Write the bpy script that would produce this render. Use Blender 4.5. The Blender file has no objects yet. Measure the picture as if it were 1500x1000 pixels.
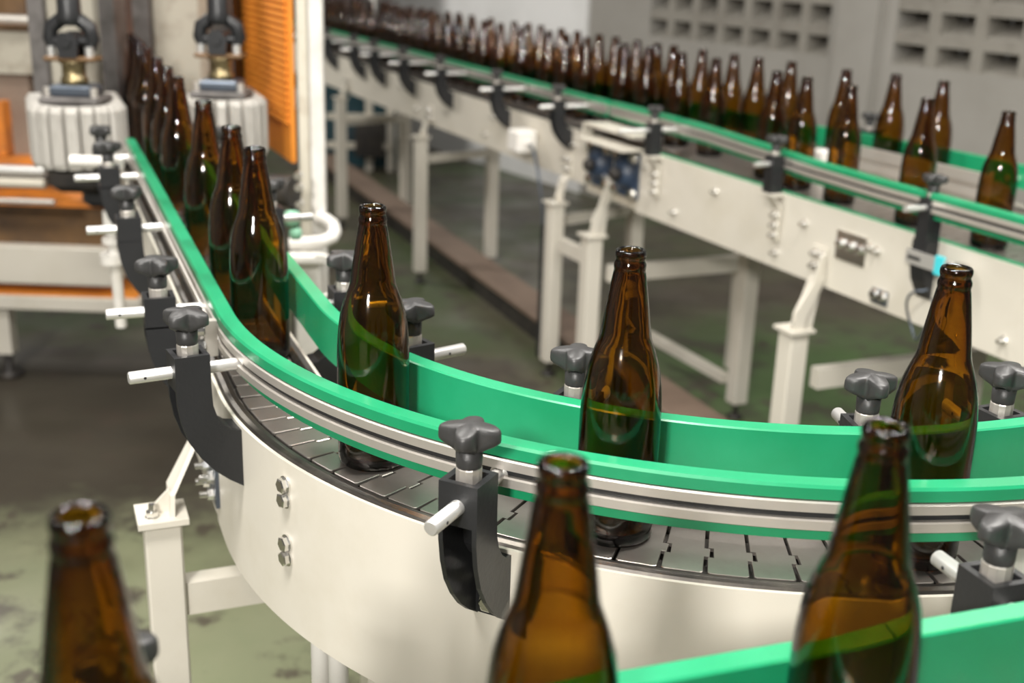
import bpy, math, random
import numpy as np
from mathutils import Matrix, Vector
random.seed(7)
R = math.radians
sc = bpy.context.scene
col = sc.collection
ZB = 0.87                      # height of the main belt above the floor

# ------------------------------------------------------------------ camera
CAM_H = 0.5136                 # above the belt
PITCH, ROLL, FPX = R(18.203), R(1.914), 1750.0
_f = Vector((0, math.cos(PITCH), -math.sin(PITCH)))
_u = Vector((0, math.sin(PITCH), math.cos(PITCH)))
_r = Vector((1, 0, 0))
cR = _r * math.cos(ROLL) + _u * math.sin(ROLL)
cU = -_r * math.sin(ROLL) + _u * math.cos(ROLL)
cam = bpy.data.cameras.new('camera')
cam.sensor_width = 36.0
cam.lens = FPX / 1500.0 * 36.0
cam.clip_start = 0.02
cam.dof.use_dof = True
cam.dof.focus_distance = 1.13
cam.dof.aperture_fstop = 4.6
co = bpy.data.objects.new('camera', cam)
co.matrix_world = Matrix(((cR.x, cU.x, -_f.x, 0), (cR.y, cU.y, -_f.y, 0), (cR.z, cU.z, -_f.z, CAM_H + ZB), (0, 0, 0, 1)))
col.objects.link(co)
sc.camera = co

# ------------------------------------------------------------------ world, lights, exposure
w = bpy.data.worlds.new('world'); sc.world = w; w.use_nodes = True
w.node_tree.nodes['Background'].inputs[0].default_value = (1.0, 0.96, 0.90, 1)
w.node_tree.nodes['Background'].inputs[1].default_value = 0.075

def lamp(name, loc, target, size, power, size_y=None, color=(1, 0.965, 0.91), shape='RECTANGLE', spread=180):
    l = bpy.data.lights.new(name, 'AREA'); l.energy = power; l.color = color; l.spread = R(spread)
    l.shape = shape; l.size = size
    if shape == 'RECTANGLE': l.size_y = size_y or size
    o = bpy.data.objects.new(name, l); col.objects.link(o)
    o.location = loc
    o.rotation_euler = (Vector(target) - Vector(loc)).to_track_quat('-Z', 'Y').to_euler()
    return o
for lx, ly, lz, pw, wx in ((-0.7, 0.3, 3.2, 80, 1.2), (1.0, 1.3, 3.2, 80, 1.2), (-0.9, 2.6, 3.3, 42, 1.2), (1.7, 3.3, 3.3, 36, 1.0), (-2.7, 2.2, 3.4, 20, 1.2)):
    lamp('ceiling_tubes', (lx, ly, lz), (lx, ly + 0.01, 0), wx, pw, 0.34)
lamp('hall_lamp_rear', (-1.1, -2.8, 2.9), (0.2, 2.4, 0.9), 0.5, 178, 0.5)
lamp('wall_fill_left', (-3.2, 6.0, 3.2), (-0.2, 7.9, 0.3), 0.8, 75, 0.4)  # added fill light, unseen source, brightens the left part of the back wall

sc.view_settings.view_transform = 'Standard'
sc.view_settings.look = 'None'
sc.view_settings.exposure = 0.30
sc.view_settings.gamma = 1.0
sc.view_settings.use_curve_mapping = False
sc.cycles.max_bounces = 16
sc.cycles.transmission_bounces = 16
sc.cycles.transparent_max_bounces = 16
sc.cycles.diffuse_bounces = 4
sc.cycles.glossy_bounces = 6
sc.cycles.sample_clamp_indirect = 6.0

# ------------------------------------------------------------------ materials
def nodes(name):
    m = bpy.data.materials.new(name); m.use_nodes = True
    nt = m.node_tree
    return m, nt, nt.nodes['Principled BSDF']
def mat(name, c, rough=0.5, metal=0.0, var=None, scale=6.0, bump=0.0, bscale=60.0, rvar=0.0, stretch=None, spec=0.5, thr=(0.45, 0.7), coat=0.0):
    m, nt, b = nodes(name)
    b.inputs['Base Color'].default_value = (*c, 1)
    b.inputs['Roughness'].default_value = rough
    b.inputs['Metallic'].default_value = metal
    b.inputs['Specular IOR Level'].default_value = spec
    if coat: b.inputs['Coat Weight'].default_value = coat; b.inputs['Coat Roughness'].default_value = 0.25
    L = nt.links.new
    tc = nt.nodes.new('ShaderNodeTexCoord')
    mp = nt.nodes.new('ShaderNodeMapping')
    if stretch: mp.inputs['Scale'].default_value = stretch
    L(tc.outputs['Object'], mp.inputs[0])
    if var or rvar:
        n = nt.nodes.new('ShaderNodeTexNoise'); n.inputs['Scale'].default_value = scale; n.inputs['Detail'].default_value = 6
        n.inputs['Roughness'].default_value = 0.65
        L(mp.outputs[0], n.inputs['Vector'])
        rp = nt.nodes.new('ShaderNodeValToRGB'); rp.color_ramp.elements[0].position = thr[0]; rp.color_ramp.elements[1].position = thr[1]
        L(n.outputs[0], rp.inputs[0])
        if var:
            rp.color_ramp.elements[0].color = (*c, 1); rp.color_ramp.elements[1].color = (*var, 1)
            L(rp.outputs[0], b.inputs['Base Color'])
        if rvar:
            mr = nt.nodes.new('ShaderNodeMapRange'); mr.inputs[3].default_value = rough - rvar; mr.inputs[4].default_value = rough + rvar
            L(n.outputs[0], mr.inputs[0]); L(mr.outputs[0], b.inputs['Roughness'])
    if bump:
        n2 = nt.nodes.new('ShaderNodeTexNoise'); n2.inputs['Scale'].default_value = bscale; n2.inputs['Detail'].default_value = 4
        L(mp.outputs[0], n2.inputs['Vector'])
        bp = nt.nodes.new('ShaderNodeBump'); bp.inputs['Strength'].default_value = bump; bp.inputs['Distance'].default_value = 0.003
        L(n2.outputs[0], bp.inputs['Height']); L(bp.outputs[0], b.inputs['Normal'])
    return m
M_CREAM = mat('cream_paint', (0.62, 0.585, 0.51), 0.38, var=(0.54, 0.50, 0.41), scale=5, thr=(0.5, 0.85), rvar=0.08)
M_CREAM_OLD = mat('worn_cream_paint', (0.58, 0.54, 0.45), 0.5, var=(0.36, 0.29, 0.21), scale=14, thr=(0.55, 0.8), rvar=0.1)
M_GREEN = mat('green_plastic', (0.008, 0.25, 0.105), 0.36, var=(0.016, 0.30, 0.14), scale=9, thr=(0.4, 0.8), rvar=0.1, coat=0.5)
M_STEEL = mat('brushed_stainless', (0.64, 0.60, 0.55), 0.40, 0.7, rvar=0.08, scale=30, bump=0.1, bscale=90)
M_CHROME = mat('bright_steel', (0.78, 0.77, 0.75), 0.2, 1.0, rvar=0.06, scale=40)
M_ROD = mat('pale_steel_rod', (0.80, 0.79, 0.77), 0.36, 0.75, rvar=0.05, scale=30)
M_SLAT = mat('polished_slat_steel', (0.40, 0.37, 0.34), 0.30, 0.85, var=(0.29, 0.255, 0.225), scale=12, thr=(0.3, 0.8), rvar=0.07)
M_BLACK = mat('black_plastic', (0.017, 0.0175, 0.019), 0.4, bump=0.08, bscale=200, rvar=0.08, scale=20)
M_KNOB = mat('dark_grey_plastic', (0.036, 0.0355, 0.0355), 0.42, bump=0.1, bscale=250, rvar=0.08, scale=30)
M_DARK = mat('grimy_dark_metal', (0.035, 0.032, 0.03), 0.5, 0.4, var=(0.07, 0.06, 0.05), scale=20)
M_EDGE = mat('worn_track_metal', (0.12, 0.11, 0.10), 0.33, 0.9, var=(0.22, 0.2, 0.17), scale=18)
M_BLUE = mat('blue_bearing_paint', (0.03, 0.05, 0.09), 0.4, var=(0.04, 0.05, 0.07), scale=20)
M_ORANGE = mat('orange_paint', (0.85, 0.30, 0.035), 0.5, var=(0.72, 0.23, 0.03), scale=8)
M_ORANGE_OLD = mat('rusty_orange_paint', (0.60, 0.19, 0.02), 0.5, var=(0.25, 0.09, 0.03), scale=7)
M_RUST = mat('brown_rusty_panel', (0.14, 0.075, 0.028), 0.55, var=(0.06, 0.035, 0.02), scale=6)
M_TAUPE = mat('taupe_panel', (0.22, 0.165, 0.125), 0.55, var=(0.17, 0.12, 0.09), scale=6)
M_PAD = mat('dirty_white_rubber_pad', (0.44, 0.42, 0.385), 0.6, var=(0.20, 0.18, 0.16), scale=22, thr=(0.5, 0.8), stretch=(1, 1, 0.35))
M_STONE = mat('stained_cream_casting', (0.36, 0.335, 0.275), 0.6, var=(0.15, 0.12, 0.085), scale=9, thr=(0.48, 0.75))
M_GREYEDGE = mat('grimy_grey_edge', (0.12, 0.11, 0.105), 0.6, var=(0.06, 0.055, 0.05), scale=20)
M_STEELBLUE = mat('blue_grey_steel_plate', (0.10, 0.12, 0.15), 0.38, 0.6, var=(0.1, 0.11, 0.13), scale=16)
M_BRASS = mat('oily_brass', (0.30, 0.24, 0.13), 0.38, 0.9, var=(0.12, 0.10, 0.06), scale=25)
M_WOOD = mat('brown_gutter_cover', (0.19, 0.135, 0.10), 0.6, var=(0.14, 0.095, 0.07), scale=5, bump=0.2, bscale=20)
M_TEAL = mat('dark_teal_paint', (0.010, 0.05, 0.065), 0.5, var=(0.012, 0.03, 0.04), scale=4)
M_WHITE = mat('white_plastic', (0.80, 0.78, 0.74), 0.4)
M_PIPE = mat('white_pipe_paint', (0.72, 0.70, 0.66), 0.38, var=(0.6, 0.57, 0.52), scale=10)
M_CYAN = mat('cyan_tape', (0.06, 0.55, 0.62), 0.4)
M_RUBBER = mat('black_cable_rubber', (0.02, 0.02, 0.02), 0.5)
M_REDLENS = mat('orange_red_cap', (0.8, 0.14, 0.04), 0.4)
M_PALEGREEN = mat('pale_green_cap', (0.25, 0.52, 0.36), 0.45)
M_WALL = mat('grey_wall_plaster', (0.30, 0.287, 0.262), 0.75, var=(0.25, 0.237, 0.212), scale=2.2, thr=(0.35, 0.75), bump=0.15, bscale=30)
M_VENT = mat('vent_block_concrete', (0.25, 0.235, 0.205), 0.8, var=(0.19, 0.175, 0.15), scale=6, bump=0.2, bscale=40)

def floor_mat():
    m, nt, b = nodes('worn_painted_concrete')
    L = nt.links.new
    tc = nt.nodes.new('ShaderNodeTexCoord')
    def noise(scale, detail=6, rough=0.6, off=(0, 0, 0)):
        mp = nt.nodes.new('ShaderNodeMapping'); mp.inputs['Location'].default_value = off
        L(tc.outputs['Object'], mp.inputs[0])
        n = nt.nodes.new('ShaderNodeTexNoise'); n.inputs['Scale'].default_value = scale; n.inputs['Detail'].default_value = detail; n.inputs['Roughness'].default_value = rough
        L(mp.outputs[0], n.inputs['Vector']); return n
    def ramp(n, *stops):
        r = nt.nodes.new('ShaderNodeValToRGB')
        while len(r.color_ramp.elements) < len(stops): r.color_ramp.elements.new(0.5)
        for e, (p, c) in zip(r.color_ramp.elements, stops): e.position = p; e.color = (*c, 1)
        L(n.outputs[0], r.inputs[0]); return r
    def mix(a, bb, f):
        x = nt.nodes.new('ShaderNodeMix'); x.data_type = 'RGBA'
        L(f.outputs[0], x.inputs[0]); L(a.outputs[0] if a.type != 'MIX' else a.outputs[2], x.inputs[6]); L(bb.outputs[0], x.inputs[7]); return x
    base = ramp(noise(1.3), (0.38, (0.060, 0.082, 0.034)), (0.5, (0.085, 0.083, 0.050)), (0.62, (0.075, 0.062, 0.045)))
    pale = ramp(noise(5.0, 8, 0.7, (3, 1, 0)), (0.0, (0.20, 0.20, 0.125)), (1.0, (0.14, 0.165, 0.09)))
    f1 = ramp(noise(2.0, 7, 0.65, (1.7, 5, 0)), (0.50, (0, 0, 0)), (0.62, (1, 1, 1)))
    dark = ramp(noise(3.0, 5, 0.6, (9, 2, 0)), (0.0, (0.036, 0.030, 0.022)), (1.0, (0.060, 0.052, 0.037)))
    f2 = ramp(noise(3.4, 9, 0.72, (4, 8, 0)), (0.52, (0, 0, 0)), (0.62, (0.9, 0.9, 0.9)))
    def blob(cx, cy, rx, ry, lo, hi):
        mp = nt.nodes.new('ShaderNodeMapping'); mp.vector_type = 'TEXTURE'; mp.inputs['Location'].default_value = (cx, cy, 0); mp.inputs['Scale'].default_value = (rx, ry, 50)
        n_ = noise(2.2, 6, 0.65, (cx, cy, 0)); ad = nt.nodes.new('ShaderNodeVectorMath'); ad.operation = 'MULTIPLY_ADD'
        L(n_.outputs['Color'], ad.inputs[0]); ad.inputs[1].default_value = (1.0, 1.0, 0); L(tc.outputs['Object'], ad.inputs[2])
        sb = nt.nodes.new('ShaderNodeVectorMath'); sb.operation = 'SUBTRACT'; L(ad.outputs[0], sb.inputs[0]); sb.inputs[1].default_value = (0.5, 0.5, 0)
        L(sb.outputs[0], mp.inputs[0])
        g_ = nt.nodes.new('ShaderNodeTexGradient'); g_.gradient_type = 'SPHERICAL'; L(mp.outputs[0], g_.inputs[0])
        r = nt.nodes.new('ShaderNodeValToRGB'); r.color_ramp.elements[0].position = lo; r.color_ramp.elements[1].position = hi
        L(g_.outputs[0], r.inputs[0]); return r
    def flat(c_):
        n_ = nt.nodes.new('ShaderNodeRGB'); n_.outputs[0].default_value = (*c_, 1); return n_
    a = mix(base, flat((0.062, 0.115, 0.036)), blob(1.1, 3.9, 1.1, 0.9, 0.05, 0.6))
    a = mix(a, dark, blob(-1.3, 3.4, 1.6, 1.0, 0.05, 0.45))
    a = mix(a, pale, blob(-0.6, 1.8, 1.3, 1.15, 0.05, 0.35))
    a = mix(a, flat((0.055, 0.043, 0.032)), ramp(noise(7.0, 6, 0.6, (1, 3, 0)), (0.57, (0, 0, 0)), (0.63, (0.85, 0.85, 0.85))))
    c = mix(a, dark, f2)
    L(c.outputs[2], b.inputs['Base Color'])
    rr = ramp(noise(3.5, 4, 0.5, (2, 2, 0)), (0.35, (0.32, 0.32, 0.32)), (0.7, (0.6, 0.6, 0.6)))
    L(rr.outputs[0], b.inputs['Roughness'])
    bp = nt.nodes.new('ShaderNodeBump'); bp.inputs['Strength'].default_value = 0.15; bp.inputs['Distance'].default_value = 0.004
    L(noise(25).outputs[0], bp.inputs['Height']); L(bp.outputs[0], b.inputs['Normal'])
    return m
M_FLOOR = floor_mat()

def glass_mat():
    m, nt, b = nodes('amber_bottle_glass')
    nt.nodes.remove(b)
    out = nt.nodes['Material Output']
    rf = nt.nodes.new('ShaderNodeBsdfRefraction'); rf.inputs['IOR'].default_value = 1.5; rf.inputs['Roughness'].default_value = 0.0
    gl = nt.nodes.new('ShaderNodeBsdfGlossy'); gl.inputs['Roughness'].default_value = 0.075
    fr = nt.nodes.new('ShaderNodeFresnel'); fr.inputs['IOR'].default_value = 1.6
    g = nt.nodes.new('ShaderNodeMixShader')
    nt.links.new(fr.outputs[0], g.inputs[0]); nt.links.new(rf.outputs[0], g.inputs[1]); nt.links.new(gl.outputs[0], g.inputs[2])
    tc = nt.nodes.new('ShaderNodeTexCoord'); n = nt.nodes.new('ShaderNodeTexNoise'); n.inputs['Scale'].default_value = 22; n.inputs['Detail'].default_value = 1
    bp = nt.nodes.new('ShaderNodeBump'); bp.inputs['Strength'].default_value = 0.07; bp.inputs['Distance'].default_value = 0.004
    nt.links.new(tc.outputs['Object'], n.inputs['Vector']); nt.links.new(n.outputs[0], bp.inputs['Height']); [nt.links.new(bp.outputs[0], x.inputs['Normal']) for x in (rf, gl, fr)]
    nt.links.new(g.outputs[0], out.inputs['Surface'])
    v = nt.nodes.new('ShaderNodeVolumeAbsorption')
    v.inputs['Color'].default_value = (0.785, 0.632, 0.0, 1); v.inputs['Density'].default_value = 950
    nt.links.new(v.outputs[0], out.inputs['Volume'])
    return m
M_GLASS = glass_mat()

# ------------------------------------------------------------------ mesh helpers
class MB:
    def __init__(s): s.v = []; s.f = []; s.sm = []
    def add(s, vs, fs, smooth=False):
        k = len(s.v); s.v += [tuple(x) for x in vs]; s.f += [tuple(i + k for i in f) for f in fs]; s.sm += [smooth] * len(fs)
        return s
    def box(s, lo, hi, m=None):
        (a, b, c), (d, e, f) = lo, hi
        vs = [(a, b, c), (d, b, c), (d, e, c), (a, e, c), (a, b, f), (d, b, f), (d, e, f), (a, e, f)]
        if m is not None: vs = [tuple(m @ Vector(x)) for x in vs]
        return s.add(vs, [(0, 3, 2, 1), (4, 5, 6, 7), (0, 1, 5, 4), (1, 2, 6, 5), (2, 3, 7, 6), (3, 0, 4, 7)])
    def obox(s, c, size, ax=(1, 0), bev=0.0):
        """box centred on c, size (along ax, across, up); ax = horizontal direction"""
        n = math.hypot(*ax); ax = (ax[0] / n, ax[1] / n); ay = (-ax[1], ax[0])
        hx, hy, hz = size[0] / 2, size[1] / 2, size[2] / 2
        if not bev:
            pts = [(-hx, -hy), (hx, -hy), (hx, hy), (-hx, hy)]; rings = [(-hz, 0), (hz, 0)]
        else:
            pts = [(-hx + bev, -hy), (hx - bev, -hy), (hx, -hy + bev), (hx, hy - bev), (hx - bev, hy), (-hx + bev, hy), (-hx, hy - bev), (-hx, -hy + bev)]
            rings = [(-hz, bev), (-hz + bev, 0), (hz - bev, 0), (hz, bev)]
        n = len(pts); vs = []
        for z, ins in rings:
            for x, y in pts:
                x2 = x * (1 - ins / hx); y2 = y * (1 - ins / hy)
                vs.append((c[0] + ax[0] * x2 + ay[0] * y2, c[1] + ax[1] * x2 + ay[1] * y2, c[2] + z))
        fs = [tuple(range(n))[::-1], tuple(range((len(rings) - 1) * n, len(rings) * n))]
        for r in range(len(rings) - 1):
            for i in range(n):
                j = (i + 1) % n; fs.append((r * n + i, r * n + j, (r + 1) * n + j, (r + 1) * n + i))
        return s.add(vs, fs)
    def tube(s, pts, rad, n=12, caps=True, smooth=True):
        """round bar along a polyline; rad scalar or list"""
        P = [Vector(p) for p in pts]; m = len(P); vs = []; up = None
        rr = rad if isinstance(rad, (list, tuple)) else [rad] * m
        for i in range(m):
            t = (P[min(i + 1, m - 1)] - P[max(i - 1, 0)]).normalized()
            if up is None: up = Vector((0, 0, 1)) if abs(t.z) < 0.9 else Vector((1, 0, 0))
            a = t.cross(up).normalized(); b = a.cross(t).normalized(); up = b
            for k in range(n):
                q = 2 * math.pi * k / n; vs.append(P[i] + (a * math.cos(q) + b * math.sin(q)) * rr[i])
        fs = []
        for i in range(m - 1):
            for k in range(n):
                j = (k + 1) % n; fs.append((i * n + k, i * n + j, (i + 1) * n + j, (i + 1) * n + k))
        s.add(vs, fs, smooth)
        if caps:
            s.add(vs[:n], [tuple(range(n))[::-1]]); s.add(vs[-n:], [tuple(range(n))])
        return s
    def lathe(s, prof, n=24, smooth=True, c=(0, 0, 0)):
        vs = []; rows = []
        for r, z in prof:
            if r < 1e-6: rows.append([len(vs)]); vs.append((c[0], c[1], c[2] + z))
            else:
                rows.append(list(range(len(vs), len(vs) + n)))
                for k in range(n):
                    q = 2 * math.pi * k / n; vs.append((c[0] + r * math.cos(q), c[1] + r * math.sin(q), c[2] + z))
        fs = []
        for a, b in zip(rows, rows[1:]):
            for k in range(n):
                j = (k + 1) % n
                if len(a) == 1 and len(b) == 1: continue
                if len(a) == 1: fs.append((a[0], b[j], b[k]))
                elif len(b) == 1: fs.append((a[k], a[j], b[0]))
                else: fs.append((a[k], a[j], b[j], b[k]))
        return s.add(vs, fs, smooth)
    def sweep(s, frames, prof, smooth=False):
        """frames: (ox,oy,nx,ny); prof: closed list of (offset along n, z); optional 5th frame item adds to the offset"""
        n = len(prof); vs = []
        for fr in frames:
            for o, z in prof: vs.append((fr[0] + fr[2] * o, fr[1] + fr[3] * o, z))
        fs = []
        for i in range(len(frames) - 1):
            for k in range(n):
                j = (k + 1) % n; fs.append((i * n + k, (i + 1) * n + k, (i + 1) * n + j, i * n + j))
        fs.append(tuple(range(n))); fs.append(tuple(range((len(frames) - 1) * n, len(frames) * n))[::-1])
        return s.add(vs, fs, smooth)
    def prism(s, poly, y0, y1, m=None):
        """poly in (x,z), extruded along y"""
        n = len(poly)
        vs = [(x, y0, z) for x, z in poly] + [(x, y1, z) for x, z in poly]
        if m is not None: vs = [tuple(m @ Vector(v)) for v in vs]
        fs = [tuple(range(n)), tuple(range(n, 2 * n))[::-1]] + [(i, i + n, (i + 1) % n + n, (i + 1) % n) for i in range(n)]
        return s.add(vs, fs)
    def mesh(s, name, m):
        me = bpy.data.meshes.new(name); me.from_pydata(s.v, [], s.f); me.materials.append(m)
        me.polygons.foreach_set('use_smooth', s.sm)
        import bmesh
        bm = bmesh.new(); bm.from_mesh(me); bmesh.ops.recalc_face_normals(bm, faces=bm.faces); bm.to_mesh(me); bm.free()
        me.update(); return me
WM = {}
def link(name, data, parent=None, world=None):
    """link an object; world = its belt-level matrix (z measured from the belt)"""
    o = bpy.data.objects.new(name, data); col.objects.link(o)
    W = Matrix.Translation((0, 0, ZB)) @ (world if world is not None else Matrix.Identity(4))
    WM[o.name] = W
    if parent is not None:
        o.parent = parent; o.matrix_parent_inverse = WM[parent.name].inverted()
    o.matrix_basis = W
    return o
def part(name, mb, m, parent, label=None, world=None):
    o = link(name, mb.mesh(name, m), parent, world)
    if label: o['label'] = label
    return o
def tag(o, label, cat, group=None):
    o['label'] = label; o['category'] = cat
    if group: o['group'] = group
    return o
def thing(name, loc, label, cat, group=None):
    return tag(link(name, None, None, Matrix.Translation(loc)), label, cat, group)
def struct(name, mb, m):
    o = part(name, mb, m, None); o['kind'] = 'structure'; return o
def at(x, y, Y):
    """belt-level point on the view ray of photo pixel (x,y) at depth Y in front of the camera"""
    d = cR * ((x - 750) / FPX) + cU * ((500 - y) / FPX) + _f
    k = Y / d.y
    return Vector((d.x * k, Y, CAM_H + d.z * k))
def frame(o, ax, z=0.0):
    """matrix: local x = ax (horizontal), y = left of it, z = up"""
    n = math.hypot(*ax); a = (ax[0] / n, ax[1] / n)
    return Matrix(((a[0], -a[1], 0, o[0]), (a[1], a[0], 0, o[1]), (0, 0, 1, z), (0, 0, 0, 1)))

FLOOR = -ZB
# ------------------------------------------------------------------ setting
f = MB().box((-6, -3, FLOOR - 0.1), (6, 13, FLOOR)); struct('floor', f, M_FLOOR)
W0 = Vector((0.72, 6.62)); TW = Vector((0.56, -0.828)).normalized(); NW = Vector((TW.y, -TW.x))   # NW faces the room
def wbox(mb, a0, a1, z0, z1, d0, d1):
    """box on the wall: along a0..a1, up z0..z1, d = distance out of the wall face"""
    vs = []
    for z in (z0, z1):
        for a, d in ((a0, d0), (a1, d0), (a1, d1), (a0, d1)):
            q = W0 + TW * a + NW * d; vs.append((q.x, q.y, z))
    return mb.add(vs, [(0, 3, 2, 1), (4, 5, 6, 7), (0, 1, 5, 4), (1, 2, 6, 5), (2, 3, 7, 6), (3, 0, 4, 7)])
groups = [[(-0.057 + 0.1885 * k, 0.135) for k in range(7)], [(1.577 + 0.2225 * k, 0.165) for k in range(8)]]
rows = [0.178 + 0.136 * k for k in range(4)]          # top of each row of openings
OPEN_H = 0.088
zlo, zhi = rows[0] - OPEN_H, rows[-1]
wl = MB()
A0, A1, ZT = -5.2, 4.4, 2.6
wbox(wl, A0, A1, FLOOR, zlo, -0.2, 0); wbox(wl, A0, A1, zhi, ZT, -0.2, 0)
prev = A0
for g in groups:
    wbox(wl, prev, g[0][0], zlo, zhi, -0.2, 0); prev = g[-1][0] + g[-1][1]
wbox(wl, prev, A1, zlo, zhi, -0.2, 0)
wall = struct('wall_back', wl, M_WALL)
for g in groups:                                       # bars between the openings, one block cell each
    for i, (a, wd) in enumerate(g):
        a2 = g[i + 1][0] if i + 1 < len(g) else a + wd
        for j, zt in enumerate(rows):
            b = MB()
            zn = rows[j + 1] - OPEN_H if j + 1 < len(rows) else zt
            if a2 > a + wd + 1e-4: wbox(b, a + wd, a2, zt - OPEN_H, zt, -0.16, -0.004)
            if zn > zt: wbox(b, a, a2, zt, zn, -0.16, -0.004)
            # sloping sill and back of the opening
            p0 = [(a, -0.01, zt - OPEN_H), (a + wd, -0.01, zt - OPEN_H), (a + wd, -0.14, zt - 0.03), (a, -0.14, zt - 0.03), (a, -0.14, zt - OPEN_H), (a + wd, -0.14, zt - OPEN_H)]
            vs = []
            for aa, d, z in p0:
                q = W0 + TW * aa + NW * d; vs.append((q.x, q.y, z))
            b.add(vs, [(0, 1, 2, 3), (4, 3, 2, 5), (0, 4, 5, 1), (0, 3, 4), (1, 5, 2)])
            wbox(b, a, a + wd, zt - OPEN_H, zt, -0.2, -0.17)
            part('vent_block', b, M_VENT, wall)
struct('wall_left', MB().box((-4.7, -3, FLOOR), (-4.5, 11, 2.6)), M_WALL)
pl = MB(); wbox(pl, 1.275, 1.5, FLOOR, ZT, 0, 0.035); o = struct('trim_1', pl, M_WALL)
pl = MB(); wbox(pl, -5.2, -0.6, FLOOR, ZT, 0, 0.02); o = struct('trim_2', pl, mat('pale_wall_paint', (0.74, 0.74, 0.735), 0.7, var=(0.66, 0.66, 0.65), scale=2))

# ------------------------------------------------------------------ shared small meshes
def hexbolt():
    b = MB()
    b.tube([(0, 0, 0), (0.002, 0, 0)], 0.0098, 16, smooth=False)
    b.tube([(0.002, 0, 0), (0.0075, 0, 0), (0.0085, 0, 0)], [0.0084, 0.0084, 0.0068], 6, smooth=False)
    return b.mesh('bolt', M_CHROME)
ME_BOLT = hexbolt()
def nutbolt():
    b = MB()
    b.tube([(0, 0, 0), (0.0015, 0, 0)], 0.009, 14, smooth=False); b.tube([(0.0015, 0, 0), (0.0085, 0, 0)], 0.008, 6, smooth=False)
    b.tube([(0.0085, 0, 0), (0.018, 0, 0)], 0.0042, 10)
    return b.mesh('bolt', M_CHROME)
ME_NUT = nutbolt()
def slat_mesh(taper, name):
    """one chain plate: x across the belt (outwards), y along it"""
    b = MB(); hw = 0.0413
    yo, yi = 0.0182, 0.0182 - taper
    ts, z0 = 0.0072, -0.0036
    # outline with hinge tab at one end and matching notch at the other
    out = [(-hw, -yi), (-0.006, -0.0172), (-0.006, -0.0125), (0.012, -0.0125), (0.012, -0.0178), (hw - 0.002, -yo), (hw, -yo + 0.002),
           (hw, yo - 0.002), (hw - 0.002, yo), (0.0105, 0.0178), (0.0105, 0.0225), (-0.0045, 0.0225), (-0.0045, 0.0172), (-hw, yi)]
    n = len(out)
    vs = [(x, y, z0) for x, y in out] + [(x, y, -0.0005) for x, y in out] + [(x * 0.985, y * 0.975, 0) for x, y in out]
    fs = [tuple(range(n))[::-1], tuple(range(2 * n, 3 * n))]
    for r in (0, 1):
        fs += [(r * n + i, r * n + (i + 1) % n, (r + 1) * n + (i + 1) % n, (r + 1) * n + i) for i in range(n)]
    b.add(vs, fs)
    return b.mesh(name, M_SLAT)
ME_SLAT_C = slat_mesh(0.0022, 'curved_slat')
ME_SLAT_S = slat_mesh(0.0, 'straight_slat')
def knob_mesh():
    """four-armed star grip on a round stem"""
    b = MB(); n = 64
    def ring(sc_, zc_, zt_):
        o = []
        for k in range(n):
            q = 2 * math.pi * k / n; lob = 0.5 + 0.5 * math.cos(4 * q)
            r = 0.0140 + 0.0132 * lob ** 0.9 - (1 - sc_) * (0.006 + 0.020 * lob ** 0.9 * 0.5)
            o.append((r * math.cos(q), r * math.sin(q), zc_ + (zt_ - zc_) * lob))
        return o
    rings = [ring(0.35, 0.112, 0.1185), ring(0.80, 0.1165, 0.1205), ring(0.97, 0.120, 0.1225), ring(1.0, 0.1235, 0.1250), ring(0.99, 0.1315, 0.1305), ring(0.93, 0.1345, 0.1330), ring(0.80, 0.1362, 0.1345)]
    vs = [v for r in rings for v in r] + [(0, 0, 0.112), (0, 0, 0.1378)]
    fs = []
    for a in range(len(rings) - 1):
        for k in range(n):
            j = (k + 1) % n; fs.append((a * n + k, a * n + j, (a + 1) * n + j, (a + 1) * n + k))
    m = len(rings) * n
    fs += [(m, (k + 1) % n, k) for k in range(n)] + [(m + 1, m - n + k, m - n + (k + 1) % n) for k in range(n)]
    b.add(vs, fs, True)
    b.lathe([(0, 0.0985), (0.0108, 0.0985), (0.0113, 0.1005), (0.0118, 0.116), (0, 0.117)], 24)
    return b.mesh('knob', M_KNOB)
ME_KNOB = knob_mesh()
def stud_mesh():
    b = MB(); b.lathe([(0, 0.080), (0.0115, 0.080), (0.0115, 0.0975), (0.0105, 0.0995), (0, 0.0995)], 12, smooth=False)
    return b.mesh('stud', M_STEEL)
ME_STUD = stud_mesh()
HX = 0.050                                             # head of a bracket, out from the plate
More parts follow.
